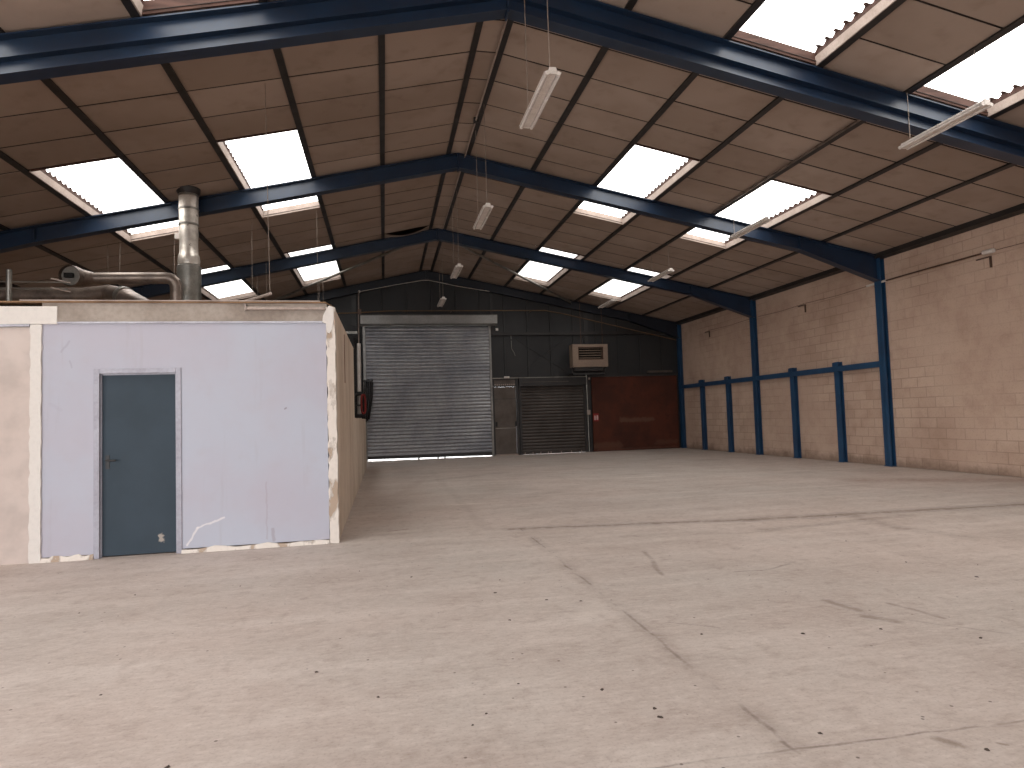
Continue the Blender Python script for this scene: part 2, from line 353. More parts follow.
# ------------------------------------------------------------------ setting: floor and walls
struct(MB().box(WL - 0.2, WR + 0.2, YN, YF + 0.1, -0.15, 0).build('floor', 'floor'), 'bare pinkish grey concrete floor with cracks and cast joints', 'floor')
struct(MB().box(-30, 40, YF + 0.11, 70, -0.16, -0.02).build('ground', 'yard'), 'pale yard outside, glimpsed under the roller shutter', 'ground')
struct(MB().box(-40, 40, -40, YN - 0.01, -0.16, -0.02).box(-40, WL - 0.21, YN, 30, -0.16, -0.02).build('ground', 'yard'), 'pale yard outside the doorways added at the near end', 'ground')
struct(MB().prism([(WR, YN, 0), (WR, YN, 4.97), (WR + 0.2, YN, 4.97), (WR + 0.2, YN, 0)], (0, YF - YN, 0)).build('wall_right', 'block'), 'long cream blockwork wall with blue columns', 'wall')
mb = MB(); mb.box(WL - 0.2, WL, YN, -7.0, 0, 4.97); mb.box(WL - 0.2, WL, -7.0, 2.5, 4.4, 4.97); mb.box(WL - 0.2, WL, 2.5, YF, 0, 4.97)  # opening out of view, added to bring in light from the left
struct(mb.build('wall_left', 'block'), 'long dim blockwork wall behind the office block', 'wall')

def gable_wall(name, y0, y1, mat, holes, label, ribs=0):
    """an end wall cut into columns so that its openings are real holes"""
    xs = sorted({WL - 0.2, WR + 0.2, XR} | {h[0] for h in holes} | {h[1] for h in holes})
    mb = MB()
    for a, b in zip(xs[:-1], xs[1:]):
        lo = 0.0
        for h in holes:
            if h[0] <= a and b <= h[1]: lo = h[2]
        za, zb = zt(a, 0.26), zt(b, 0.26)
        mb.prism([(a, y0, lo), (b, y0, lo), (b, y0, zb), (a, y0, za)], (0, y1 - y0, 0))
        if ribs:
            k = math.ceil(a / ribs)
            while k * ribs < b - 0.05:
                x = k * ribs
                if x > a + 0.05: mb.prism([(x - 0.03, y0, lo), (x - 0.02, y0 - 0.02, lo), (x + 0.02, y0 - 0.02, lo), (x + 0.03, y0, lo)], (0, 0, zt(x, 0.0) - lo))
                k += 1
    return struct(mb.build(name, mat), label, 'wall')
gable_wall('wall_far', YF, YF + 0.1, 'clad', [(-0.62, 3.92, 4.8), (4.0, 4.92, 2.6), (5.05, 7.55, 2.55)], 'dark sheeted gable wall around the shutters', 0.9)
gable_wall('wall_near', YN - 0.1, YN, 'block_end', [(-7.6, 1.4, 4.6)], 'near gable wall with a wide doorway added to let in light')  # unseen doorway added to light the office front and near floor

# ------------------------------------------------------------------ ceiling with rooflights
PXS = {1: [GAP + PS * i for i in range(7)] + [11.45 - XR], -1: [GAP + 1.34 * i for i in range(7)] + [11.45 - XR]}   # purlin offsets from the ridge
def ZS(side, d, dz=0.0): return zt(XR + side * d, dz)
ROWS = [(-3.7, 0.3), (3.62, 7.64), (10.98, 14.98), (18.12, 22.42)]
WIN = {(sd, c): ROWS for sd in (1, -1) for c in (2, 4)}
GRID = [10.98 + 0.8 * k for k in range(-25, 17)]
def ceiling(side):
    PX = PXS[side]; mb = MB(); HY = 0.018
    for c in range(len(PX) - 1):
        a, b = PX[c] + 0.034, PX[c + 1] - 0.034
        wins = WIN.get((side, c), [])
        ys = sorted([y for y in GRID if not any(w[0] - 0.25 < y < w[1] + 0.25 for w in wins)] + [e for w in wins for e in w] + [YN, YF])
        ys = [y for y in ys if YN <= y <= YF]
        for y0, y1 in zip(ys[:-1], ys[1:]):
            if any(w[0] - 1e-3 <= y0 and y1 <= w[1] + 1e-3 for w in wins) or y1 - y0 < 0.06: continue
            sag = random.uniform(0.004, 0.024); n = 6 if side < 0 else 3
            drop = 0.15 if (side < 0 and c == 0 and 18.1 < y0 < 18.3) else 0.0
            top = [];
            tilt = random.uniform(-0.004, 0.004)
            for j in range(n + 1):
                for i in range(n + 1):
                    u, v = i / n, j / n
                    x = a + (b - a) * u; y = y0 + HY + (y1 - y0 - 2 * HY) * v
                    dz = 0.034 - sag * 16 * u * (1 - u) * v * (1 - v) + tilt * (v - 0.5) - drop * (4 * u * (1 - u)) ** 1.2 * (1 - v) ** 2
                    top.append((XR + side * x, y, ZS(side, x) + dz))
            k = (n + 1) ** 2
            vs = top + [(p[0], p[1], p[2] + 0.006) for p in top]
            fs = [];
            for j in range(n):
                for i in range(n):
                    q = j * (n + 1) + i; f = (q, q + 1, q + n + 2, q + n + 1); fs += [f, tuple(t + k for t in f[::-1])]
            ring = [i for i in range(n + 1)] + [(j + 1) * (n + 1) - 1 for j in range(1, n + 1)] + [n * (n + 1) + i for i in range(n - 1, -1, -1)] + [j * (n + 1) for j in range(n - 1, 0, -1)]
            fs += [(p, q, q + k, p + k) for p, q in zip(ring, ring[1:] + ring[:1])]
            mb.add(vs, fs, 0)
            for yy in (y0, y1):
                mb.prism([(XR + side * a, yy - 0.03, ZS(side, a) + 0.044), (XR + side * b, yy - 0.03, ZS(side, b) + 0.044), (XR + side * b, yy - 0.03, ZS(side, b) + 0.052), (XR + side * a, yy - 0.03, ZS(side, a) + 0.052)], (0, 0.06, 0), 1)
    # weather sheet above the purlins, with the rooflight holes left out
    xs = [0.0] + PX + [11.8 - XR + 0.1]
    for c, (a, b) in enumerate(zip(xs[:-1], xs[1:])):
        wins = WIN.get((side, c - 1), [])
        ys = [YN - 0.15] + [e for w in wins for e in w] + [YF + 0.15]
        for y0, y1 in zip(ys[0::2], ys[1::2]):
            mb.prism([(XR + side * a, y0, ZS(side, a, 0.225)), (XR + side * b, y0, ZS(side, b, 0.225)), (XR + side * b, y0, ZS(side, b, 0.26)), (XR + side * a, y0, ZS(side, a, 0.26))], (0, y1 - y0, 0), 2)
    if side > 0:                                                          # flat strip under the ridge
        z = zt(XR + GAP) + 0.036
        for y0, y1 in zip(GRID[:-1], GRID[1:]):
            if y1 < YN or y0 > YF: continue
            mb.box(XR - GAP + 0.034, XR + GAP - 0.034, max(y0, YN) + HY, min(y1, YF) - HY, z, z + 0.006, 0)
            mb.box(XR - GAP + 0.034, XR + GAP - 0.034, y1 - 0.03, min(y1 + 0.03, YF), z + 0.008, z + 0.016, 1)
    nm = 'ceiling_right' if side > 0 else 'ceiling_left'
    return struct(mb.build(nm, ['board', 'tbar', 'roof']), 'brown insulation board ceiling of the %s roof slope' % ('right' if side > 0 else 'left'), 'ceiling')
ceiling(1); ceiling(-1)

WLAB = {1: 'right', -1: 'left'}
RLAB = ['behind the camera', 'over the nearest blue frame', 'over the middle blue frame', 'over the far blue frame']
wn = 0
for side in (1, -1):
    for c in (2, 4):
        for ri, (y0, y1) in enumerate(ROWS):
            wn += 1
            PX = PXS[side]; a, b = PX[c] + 0.034, PX[c + 1] - 0.034
            xm = XR + side * (a + b) / 2
            root = thing('window_%d' % wn, (xm, (y0 + y1) / 2, ZS(side, (a + b) / 2)), 'bright corrugated rooflight on the %s slope, %s row, %s' % (WLAB[side], 'upper' if c == 2 else 'lower', RLAB[ri]), 'rooflight', None, 'structure')
            mb = MB(); n = int((y1 - y0) / 0.1775 * 8); vs = []; fs = []
            for i in range(n + 1):
                y = y0 - 0.02 + (y1 - y0 + 0.04) * i / n; dz = 0.19 + 0.028 * math.cos(2 * PI * (y - y0) / 0.1775)
                for x in (a - 0.05, b - 0.055): vs.append((XR + side * x, y, ZS(side, x, dz)))
            fs = [(2 * i, 2 * i + 1, 2 * i + 3, 2 * i + 2) for i in range(n)]
            mb.add(vs, fs); put(mb, 'pane', 'pane_dimmed' if ri == 3 else 'pane', root, smooth=True)
            X = lambda x: XR + side * x
            # low-side closure timber and pale liner board
            mb = MB().prism([(X(b), y0, ZS(side, b, 0.12)), (X(b), y0, ZS(side, b, 0.222)), (X(b - 0.085), y0, ZS(side, b - 0.085, 0.222)), (X(b - 0.085), y0, ZS(side, b - 0.085, 0.205)), (X(b - 0.03), y0, ZS(side, b - 0.03, 0.2)), (X(b - 0.03), y0, ZS(side, b - 0.03, 0.12))], (0, y1 - y0, 0))
            put(mb, 'closure_batten', 'timber', root)
            mb = MB().prism([(X(b - 0.03), y0, ZS(side, b, 0.005)), (X(b), y0, ZS(side, b, 0.005)), (X(b), y0, ZS(side, b, 0.12)), (X(b - 0.05), y0, ZS(side, b, 0.12))], (0, y1 - y0, 0))
            put(mb, 'liner', 'liner', root)
            mb = MB().prism([(X(a), y0, ZS(side, a, 0.02)), (X(a + 0.02), y0, ZS(side, a, 0.02)), (X(a + 0.02), y0, ZS(side, a, 0.17)), (X(a), y0, ZS(side, a, 0.17))], (0, y1 - y0, 0))
            put(mb, 'liner', 'timber', root)
            for yy, th in ((y1 - 0.02, 0.02), (y0, 0.02)):
                mm = 'timber' if (ri == 1 or yy == y0) else 'liner'
                mb = MB().prism([(X(a), yy, ZS(side, a, 0.01)), (X(b), yy, ZS(side, b, 0.01)), (X(b), yy, ZS(side, b, 0.17)), (X(a), yy, ZS(side, a, 0.17))], (0, th, 0))
                put(mb, 'end_board', mm, root)

# ------------------------------------------------------------------ purlins
ORD = ['ridge', 'first', 'second', 'third', 'fourth', 'fifth', 'sixth', 'eaves']
for side in (1, -1):
    for i, d in enumerate(PXS[side]):
        x = XR + side * d; z = zt(x); w = 0.034 if i < 7 else 0.06; h = 0.2; w = 0.045 if i < 7 else w
        lab = ('dark steel eaves beam along the top of the %s blockwork wall' % WLAB[side] if i == 7 else
               'dark steel purlin beside the ridge on the %s slope' % WLAB[side] if i == 0 else
               'dark steel purlin, %s below the ridge purlin on the %s slope' % (ORD[i], WLAB[side]))
        y0, y1 = YN + 0.01, YF - 0.01; t = 0.004 if i < 7 else 0.02
        mb = MB()
        def sheet(p):  # a bent strip given by its section (dx, dz)
            mb.prism([(x + side * q[0], y0, zt(x + side * q[0]) + q[1]) for q in p], (0, y1 - y0, 0))
        if i == 7: sheet([(-0.06, -0.07), (0.1, -0.07), (0.1, 0.2), (-0.06, 0.2)])
        else:
            sheet([(-w, 0), (w, 0), (w, 0.006), (-w, 0.006)])
            sheet([(-0.003, 0.006), (0.003, 0.006), (0.003, h), (-0.003, h)])
            sheet([(-w, h), (w, h), (w, h + 0.006), (-w, h + 0.006)])
            sheet([(-w, 0.006), (-w + 0.004, 0.006), (-w + 0.004, 0.026), (-w, 0.026)])
            sheet([(w - 0.004, 0.006), (w, 0.006), (w, 0.05), (w - 0.004, 0.05)])
        o = mb.build('eaves_beam' if i == 7 else 'roof_purlin', 'purlin', loc=(x, y0, z))
        tag(o, lab, 'beam', 'steel purlins under the roof')

# ------------------------------------------------------------------ blue portal frames
FL = ['nearest blue portal frame, crossing the top of the picture overhead', 'blue portal frame behind the nearest, its right column beside the long plain wall',
      'third blue portal frame back, in front of the far bay', 'farthest blue portal frame, standing against the dark gable wall']
XF = 11.45
for k, y in enumerate(FY):
    rmat = 'blue_shaded' if k == 3 else 'blue'
    root = thing('portal_frame', (XR, y, 0), FL[k], 'steel frame', 'blue portal frames')
    D, TF, HW = (0.45 if k == 0 else 0.31), 0.018, 0.1
    for side in (1, -1):
        xo = XF - XR; xs_ = [0.0, 7.8, xo]
        def P(dx, z, yy): return (XR + side * dx, yy, z)
        bot = [(0, zt(XR) - D), (7.8, ZS(side, 7.8) - D), (xo, 4.33)]
        top = [(xo, ZS(side, xo) - 0.003), (0, zt(XR) - 0.003)]
        mb = MB()
        mb.prism([P(a, b, y - 0.006) for a, b in bot + top], (0, 0.012, 0))
        mb.prism([P(a, b, y - HW) for a, b in [top[1], top[0], (top[0][0], top[0][1] - TF), (top[1][0], top[1][1] - TF)]], (0, 2 * HW, 0))
        mb.prism([P(a, b, y - HW) for a, b in bot[:2] + [(7.8, bot[1][1] + TF), (0, bot[0][1] + TF)]], (0, 2 * HW, 0))
        mb.prism([P(a, b, y - HW) for a, b in bot[1:] + [(xo, 4.33 + TF), (7.8, bot[1][1] + TF)]], (0, 2 * HW, 0))
        mb.prism([P(a, b, y - HW) for a, b in [(7.8, ZS(side, 7.8) - D + TF), (7.81, ZS(side, 7.8) - D + TF), (7.81, ZS(side, 7.81) - TF), (7.8, ZS(side, 7.8) - TF)]], (0, 2 * HW, 0))
        if k == 0:                                                # compound rafter: a second flange line above the bottom one
            for q in (0.25,):
                mb.prism([P(a, b, y - HW) for a, b in [(0, zt(XR) - q), (7.8, ZS(side, 7.8) - q), (7.8, ZS(side, 7.8) - q - TF), (0, zt(XR) - q - TF)]], (0, 2 * HW, 0))
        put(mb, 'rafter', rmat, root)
        # column: flange to the hall, web to the wall
        mb = MB(); x0 = XR + side * xo; x1 = XR + side * (WR - XR - 0.002)
        mb.box(min(x0, x0 + side * TF), max(x0, x0 + side * TF), y - HW, y + HW, 0.012, ZS(side, xo) - 0.03)
        mb.box(min(x0, x1), max(x0, x1), y - 0.006, y + 0.006, 0.012, ZS(side, xo) - 0.05)
        mb.box(min(x1, x1 - side * TF), max(x1, x1 - side * TF), y - HW, y + HW, 0.012, ZS(side, xo) - 0.06)
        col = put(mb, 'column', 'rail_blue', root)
        sub(MB().box(min(x0 - side * 0.02, x1), max(x0 - side * 0.02, x1), y - HW - 0.02, y + HW + 0.02, 0, 0.012), 'base_plate', 'rail_blue', col, root)
        sub(MB().box(min(x0 + side * TF, x1 - side * TF), max(x0 + side * TF, x1 - side * TF), y - HW, y + HW, 4.325, 4.34), 'stiffener', 'blue', col, root)
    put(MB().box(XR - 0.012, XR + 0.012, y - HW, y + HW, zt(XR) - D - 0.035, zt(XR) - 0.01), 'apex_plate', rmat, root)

# wind bracing between the third frame and the gable
for side in (1, -1):
    a = Vector((1.85, FY[2] + 0.17, 6.74)) if side > 0 else Vector((1.24, FY[2] + 0.17, 6.70))
    b = Vector((7.0, 23.5, 5.68)) if side > 0 else Vector((-4.0, 23.4, 5.52))
    root = thing('brace_tube', tuple(a), 'round steel wind brace running from the apex down the %s slope' % WLAB[side], 'brace', 'roof wind braces')
    put(MB().tube([a, b], 0.04, 12), 'tube', 'galv', root, smooth=True)
    d = (b - a).normalized()
    for p, nm in ((a, 'end_plate'), (b, 'end_plate')):
        put(MB().box(p.x - 0.04, p.x + 0.04, p.y - 0.05, p.y + 0.05, p.z - 0.06, p.z + 0.09), nm, 'dark_steel', root)

# ------------------------------------------------------------------ blue rail frames on the right wall
def rail_frame(y0, y1, posts, lab):
    root = thing('rail_frame', (11.5, (y0 + y1) / 2, 0), lab, 'rail', 'blue rail frames on the right wall')
    mb = MB(); mb.box(11.44, 11.456, y0, y1, 2.32, 2.46); mb.box(11.456, 11.52, y0, y1, 2.32, 2.332); mb.box(11.456, 11.52, y0, y1, 2.448, 2.46)
    put(mb, 'rail', 'rail_blue', root)
    for p in posts:
        mb = MB(); mb.box(11.46, 11.475, p - 0.09, p + 0.09, 0.01, 2.57); mb.box(11.475, 11.578, p - 0.006, p + 0.006, 0.01, 2.57); mb.box(11.565, 11.578, p - 0.09, p + 0.09, 0.01, 2.57)
        ps = put(mb, 'post', 'rail_blue', root)
        sub(MB().box(11.425, 11.579, p - 0.1, p + 0.1, 0, 0.01), 'base_plate', 'rail_blue', ps, root)
        sub(MB().box(11.425, 11.46, p - 0.1, p + 0.1, 2.46, 2.56), 'clamp_plate', 'rail_blue', ps, root)
rail_frame(FY[1] + 0.1, FY[2] - 0.1, [14.82, 16.7], 'blue steel rail on two posts, between the middle columns of the right wall')
rail_frame(FY[2] + 0.1, FY[3] - 0.1, [20.3, 22.15], 'blue steel rail on two posts, in the far bay of the right wall')

# pipe, brackets and wire on the right wall
root = thing('wall_pipe', (11.5, 10.5, 4.3), 'thin brown pipe on the wall between the near column and its bracket', 'pipe')
put(MB().tube([(11.5, 13.6, 4.30), (11.5, 13.1, 4.31), (11.5, 12, 4.315), (11.5, 10.45, 4.31)], 0.018, 8), 'pipe_run', 'copper', root, smooth=True)
put(MB().tube([(11.5, 13.62, 4.30), (11.5, 13.0, 4.31)], 0.026, 10), 'sleeve', 'white', root, smooth=True)
put(MB().tube([(11.5, 10.5, 4.315), (11.5, 10.28, 4.31)], [0.045, 0.045], 10), 'fitting', 'white', root, smooth=True)
def bracket(y, z, lab):
    root = thing('wall_bracket', (11.56, y, z), lab, 'bracket', 'wall brackets for the pipe')
    put(MB().box(11.53, 11.56, y, y + 0.3, z - 0.022, z), 'arm', 'copper', root)
    put(MB().box(11.545, 11.579, y, y + 0.03, z - 0.22, z), 'leg', 'copper', root)
bracket(10.4, 4.23, 'small brown angle bracket under the white pipe fitting')
bracket(16.05, 4.29, 'small brown angle bracket high on the wall between the two rail posts')
bracket(21.5, 4.29, 'small brown angle bracket high on the wall of the far bay')
root = thing('wall_wire', (11.55, 16, 4.33), 'thin wire strung along the right wall from bracket to bracket', 'wire')
for a, b in ((10.4, 7.0), (16.05, FY[1] + 0.2), (16.1, 18.4), (21.5, 18.8)):
    put(MB().tube([(11.565, a, 4.32), (11.565, (a + b) / 2, 4.29), (11.565, b, 4.32)], 0.006, 5), 'wire_run', 'copper', root)

# ------------------------------------------------------------------ hanging fluorescent fittings
def make_light(x, y, L, z, lab, grp, wire_top, wide=True):
    root = thing('fluorescent_light', (x, y, z), lab, 'light', grp)
    mb = MB(); w = 0.042
    mb.prism([(x - w, y, z - 0.01), (x + w, y, z - 0.01), (x + w, y, z + 0.04), (x + w - 0.008, y, z + 0.05), (x - w + 0.008, y, z + 0.05), (x - w, y, z + 0.04)], (0, L, 0))
    put(mb, 'housing', 'white', root)
    for sx in (-1, 1):
        mb = MB().tube([(x + sx * 0.066, y + 0.03, z - 0.014), (x + sx * 0.066, y + L - 0.03, z - 0.014)], 0.02, 10)
        put(mb, 'lamp_tube', 'tube', root, smooth=True)
        # folded reflector wing
        mb = MB().prism([(x + sx * 0.035, y, z + 0.02), (x + sx * 0.095, y, z - 0.005), (x + sx * 0.097, y, z - 0.001), (x + sx * 0.035, y, z + 0.025)], (0, L, 0))
        put(mb, 'reflector', 'white', root)
    for yy in (y - 0.004, y + L - 0.026):
        mb = MB(); mb.box(x - 0.036, x + 0.036, yy, yy + 0.03, z - 0.02, z + 0.052)
        for sx in (-1, 1): mb.tube([(x + sx * 0.062, yy, z - 0.012), (x + sx * 0.062, yy + 0.03, z - 0.012)], 0.022, 10)
        put(mb, 'lampholder', 'white', root)
    for yy in (y + 0.12, y + L - 0.12):
        put(MB().tube([(x, yy, z + 0.05), (x, yy, zt(wire_top) + 0.002)], 0.005, 5), 'hanger_wire', 'wire', root)
    return root
place = ['nearest', 'second', 'third', 'farthest']
for i, y in enumerate((6.45, 10.8, 15.15, 19.35)):
    lab = ['nearest and largest twin tube light hanging below the ridge', 'twin tube light hanging below the ridge, behind the nearest one', 'small twin tube light below the ridge, under the third blue frame', 'farthest tiny twin tube light below the ridge, before the gable'][i]
    if i == 0: L0 = make_light(1.82, y, 1.3, 5.03, lab, 'lights along the ridge', 1.82)
    else:
        c = copy_tree(L0); c.location = (1.82, y, 5.03); c['label'] = lab
for i, y in enumerate((6.45, 11.1, 15.35, 19.6)):
    lab = ['nearest twin tube light on the right, under the bright rooflight', 'twin tube light crossing the second frame on the right', 'third twin tube light along the right row, by the far rooflight', 'farthest twin tube light of the right row, before the gable'][i]
    if i == 0: R0 = make_light(7.27, y, 1.3, 5.04, lab, 'lights along the right row', 7.27)
    else:
        c = copy_tree(R0); c.location = (7.27, y, 5.04); c['label'] = lab

# conduits clipped along two purlins
root = thing('conduit_pipe', (XR + GAP - 0.06, 8, 6.84), 'thin pale conduit clipped along the ridge purlin', 'conduit')
x = XR + GAP - 0.06
put(MB().tube([(x, 7.9, zt(x) - 0.03), (x, 18.3, zt(x) - 0.03)], 0.015, 8), 'conduit_run', 'liner', root, smooth=True)
put(MB().box(x - 0.04, x + 0.04, 11.5, 11.58, zt(x) - 0.06, zt(x) + 0.03), 'junction_box', 'dark_steel', root)
root = thing('conduit_pipe', (7.2, 8.3, 5.8), 'pale conduit along the fourth right purlin between two blue frames', 'conduit')
put(MB().tube([(7.21, 8.35, zt(7.21) - 0.012), (7.21, 13.0, zt(7.21) - 0.012)], 0.02, 8), 'conduit_run', 'duct', root, smooth=True)
put(MB().tube([(7.21, 8.3, zt(7.21) - 0.012), (7.21, 8.42, zt(7.21) - 0.012)], 0.03, 8), 'end_fitting', 'white', root, smooth=True)

# ------------------------------------------------------------------ the office block
struct(MB().box(WL + 0.002, -3.80, YO, YO + 0.15, 0, 2.575).build('wall_office_left', 'beige'), 'blush painted office wall left of the white post', 'wall')
mb = MB(); mb.box(-3.69, -3.155, YO, YO + 0.15, 0.05, 2.615); mb.box(-3.155, -2.285, YO, YO + 0.15, 2.085, 2.615); mb.box(-2.285, -0.66, YO, YO + 0.15, 0.05, 2.615)
struct(mb.build('wall_office_front', 'lav'), 'lavender grey office front wall around the slate blue door', 'wall')
mb = MB()
for a, b in ((-3.69, -3.17), (-2.27, -0.66)):
    n = 14; pts = []
    for i in range(n + 1):
        pts.append((a + (b - a) * i / n, YO - 0.012 - random.uniform(0, 0.012), 0.045 + random.uniform(-0.012, 0.02)))
    for p, q in zip(pts[:-1], pts[1:]):
        mb.add([(p[0], p[1] - 0.015, 0), (q[0], q[1] - 0.015, 0), q, p, (p[0], YO + 0.1, 0), (q[0], YO + 0.1, 0), (q[0], YO + 0.1, q[2]), (p[0], YO + 0.1, p[2])],
               [(0, 1, 2, 3), (3, 2, 6, 7), (4, 7, 6, 5), (0, 4, 5, 1), (0, 3, 7, 4), (1, 5, 6, 2)])
struct(mb.build('baseboard_office', 'plaster'), 'crumbling cream plaster skirting under the lavender wall', 'skirting')
struct(MB().box(-3.69, -0.645, YO - 0.004, YO + 0.15, 2.63, 2.845).build('trim_1', 'concrete'), 'bare grey concrete beam above the lavender wall', 'beam')
# white post with broken plaster edges
def ragged(x0, x1, z0, z1, y, amp, n, mat, name, depth=0.03):
    mb = MB(); L = []; R = []
    for i in range(n + 1):
        z = z0 + (z1 - z0) * i / n
        L.append((x0 + random.uniform(-amp, amp), z)); R.append((x1 + random.uniform(-amp, amp) * 0.6, z))
    for i in range(n):
        p = [L[i], R[i], R[i + 1], L[i + 1]]
        mb.prism([(a, y, b) for a, b in p], (0, depth, 0))
    return mb
struct(ragged(-3.80, -3.69, 0, 2.60, YO - 0.025, 0.008, 40, 'plaster2', '', 0.17).build('trim_2', 'plaster2'), 'white plastered post left of the lavender wall', 'post')
mb = MB(); mb.box(WL + 0.002, -3.535, YO - 0.02, YO + 0.15, 2.605, 2.805)
struct(mb.build('trim_3', 'plaster2', bevel=0.006), 'white painted beam at the top of the blush wall', 'beam')
struct(MB().box(WL + 0.002, -3.805, YO - 0.03, YO + 0.02, 2.578, 2.603).build('trim_4', 'alu'), 'grey metal strip under the white beam', 'trim')
struct(MB().box(-3.688, -0.70, YO - 0.018, YO + 0.02, 2.612, 2.632).build('trim_5', 'alu'), 'aluminium strip along the top of the lavender wall', 'trim')
struct(ragged(-0.655, -0.555, 0, 2.80, YO - 0.015, 0.009, 46, 'plaster', '', 0.19).build('trim_6', 'plaster'), 'peeling cream plaster pillar at the office corner', 'pillar')
mb = MB()
mb.prism([(-0.70, YO - 0.022, 2.62), (-0.66, YO - 0.022, 2.60), (-0.648, YO - 0.022, 2.50), (-0.62, YO - 0.022, 2.48), (-0.585, YO - 0.022, 2.54), (-0.565, YO - 0.022, 2.66), (-0.57, YO - 0.022, 2.80), (-0.62, YO - 0.022, 2.82), (-0.655, YO - 0.022, 2.77), (-0.69, YO - 0.022, 2.70)], (0, 0.03, 0))
struct(mb.build('trim_7', 'plaster2', bevel=0.004), 'white plaster patch at the head of the corner pillar', 'patch')
# capping of brown board, roof deck
mb = MB(); mb.box(WL + 0.002, -0.66, YO - 0.03, YO + 0.2, 2.845, 2.862); mb.box(WL + 0.002, XC - 0.05, YO + 0.2, 13.1, 2.845, 2.87)
mb.prism([(-0.66, YO - 0.03, 2.845), (-0.57, YO + 0.05, 2.80), (-0.57, YO + 0.2, 2.80), (-0.66, YO + 0.2, 2.845)], (0, 0, 0.017))
struct(mb.build('ceiling_office', 'ply'), 'brown board deck and capping over the office block', 'ceiling')
struct(MB().box(-3.9, -0.72, YO - 0.035, YO + 0.01, 2.863, 2.875).build('trim_8', 'liner'), 'pale lath along the office capping', 'trim')
# side walls of the block
mb = MB(); mb.prism([(XC, YO + 0.175, 0), (XC, YO + 0.175, 2.80), (XC, 13.0, 2.86), (XC, 13.0, 0)], (-0.14, 0, 0))
struct(mb.build('wall_office_side', 'side'), 'bare beige office side wall running back towards the shutter', 'wall')
mb = MB().box(XC - 0.14, XC, 13.002, 20.6, 0, 1.5)
struct(mb.build('wall_low', 'side'), 'low beige wall continuing behind the office block', 'wall')
struct(MB().box(WL + 0.002, XC - 0.14, 13.0, 13.14, 0, 2.845).build('wall_office_back', 'side'), 'rear wall of the office block', 'wall')
tag(MB().box(XC, XC + 0.006, 9.9, 9.96, 2.0, 2.72).build('metal_strap', 'streak', loc=(XC, 9.9, 2.0)), 'narrow rusty strap fixed upright on the office side wall', 'strap')
# trunking on the concrete beam
root = thing('cable_trunking', (-1.1, YO - 0.01, 2.78), 'pale surface trunking along the concrete beam by the corner', 'trunking')
put(MB().box(-1.55, -0.665, YO - 0.045, YO - 0.006, 2.765, 2.80), 'channel', 'liner', root, bevel=0.004)
put(MB().box(-1.57, -1.55, YO - 0.05, YO - 0.006, 2.76, 2.83), 'end_cap', 'duct', root)

# office door
door = thing('door_1', (-2.72, YO, 0), 'slate blue office door in a grey metal frame', 'door', None, 'structure')
mb = MB()
mb.box(-3.172, -3.115, YO - 0.014, YO + 0.13, 0, 2.10); mb.box(-2.325, -2.268, YO - 0.014, YO + 0.13, 0, 2.10); mb.box(-3.115, -2.325, YO - 0.014, YO + 0.13, 2.045, 2.10)
put(mb, 'door_frame', 'frame', door, bevel=0.004)
mb = MB(); mb.box(-3.115, -3.105, YO + 0.03, YO + 0.045, 0, 2.045); mb.box(-2.34, -2.325, YO + 0.03, YO + 0.045, 0, 2.045); mb.box(-3.10, -2.34, YO + 0.03, YO + 0.045, 2.03, 2.045)
put(mb, 'door_stop', 'frame', door)
leaf = put(MB().box(-3.112, -2.328, YO + 0.046, YO + 0.086, 0.015, 2.042), 'leaf', 'leaf', door)
leaf.data.transform(Matrix.Translation(door.location)); leaf.location = tuple(-door.location)
mb = MB().tube([(-3.05, YO + 0.046, 1.075), (-3.05, YO + 0.0, 1.075), (-3.04, YO - 0.005, 1.075), (-2.95, YO - 0.005, 1.072)], 0.01, 8)
mb.box(-3.07, -3.03, YO + 0.039, YO + 0.046, 0.98, 1.13)
h = sub(mb, 'door_handle', 'dark_steel', leaf, door, smooth=True); h.location = tuple(door.location)

# ------------------------------------------------------------------ flue and ducts over the office
fx, fy = -3.47, 12.78
root = thing('flue_pipe', (fx, fy, 2.87), 'shiny vertical flue rising from the office roof through the ceiling', 'flue')
put(MB().lathe([(0.205, 0), (0.205, 1.50), (0.18, 1.52), (0.17, 1.52)], (fx, fy, 2.871), 28), 'lower_sleeve', 'galv', root, smooth=True)
put(MB().lathe([(0.15, 1.50), (0.185, 1.53), (0.19, 1.60), (0.18, 1.70), (0.16, 1.74), (0.155, 1.95), (0.165, 2.1), (0.156, 2.25)], (fx, fy, 2.871), 28), 'foil_joint', 'foil', root, smooth=True)
mb = MB().lathe([(0.165, 2.25), (0.17, 3.1)], (fx, fy, 2.871), 28)
up = put(mb, 'upper_pipe', 'foil', root, smooth=True)
for z in (2.26, 2.55, 2.8, 2.98): sub(MB().lathe([(0.168, z), (0.177, z + 0.01), (0.177, z + 0.03), (0.168, z + 0.04)], (fx, fy, 2.871), 28), 'band', 'galv', up, root, smooth=True)
put(MB().lathe([(0.172, 2.84), (0.2, 2.88), (0.21, 2.95), (0.172, 2.97)], (fx, fy, 2.875), 28), 'roof_collar', 'dark_steel', root, smooth=True)
put(MB().box(fx - 0.23, fx - 0.14, fy - 0.05, fy + 0.05, 4.88, 4.98), 'clamp', 'white', root)
root = thing('exhaust_duct', (-4.6, 11.2, 2.87), 'grey round duct with an open end, lying above the office roof', 'duct')
pts = []
A = [(-4.79, 11.22, 3.85), (-4.77, 11.34, 3.86), (-4.70, 11.45, 3.86), (-4.55, 11.5, 3.865), (-3.5, 11.5, 3.88)]
arc = [(-3.46 + 0.14 * math.sin(t), 11.5, 3.74 + 0.14 * math.cos(t)) for t in [0.2, 0.6, 1.0, 1.4, 1.57]]
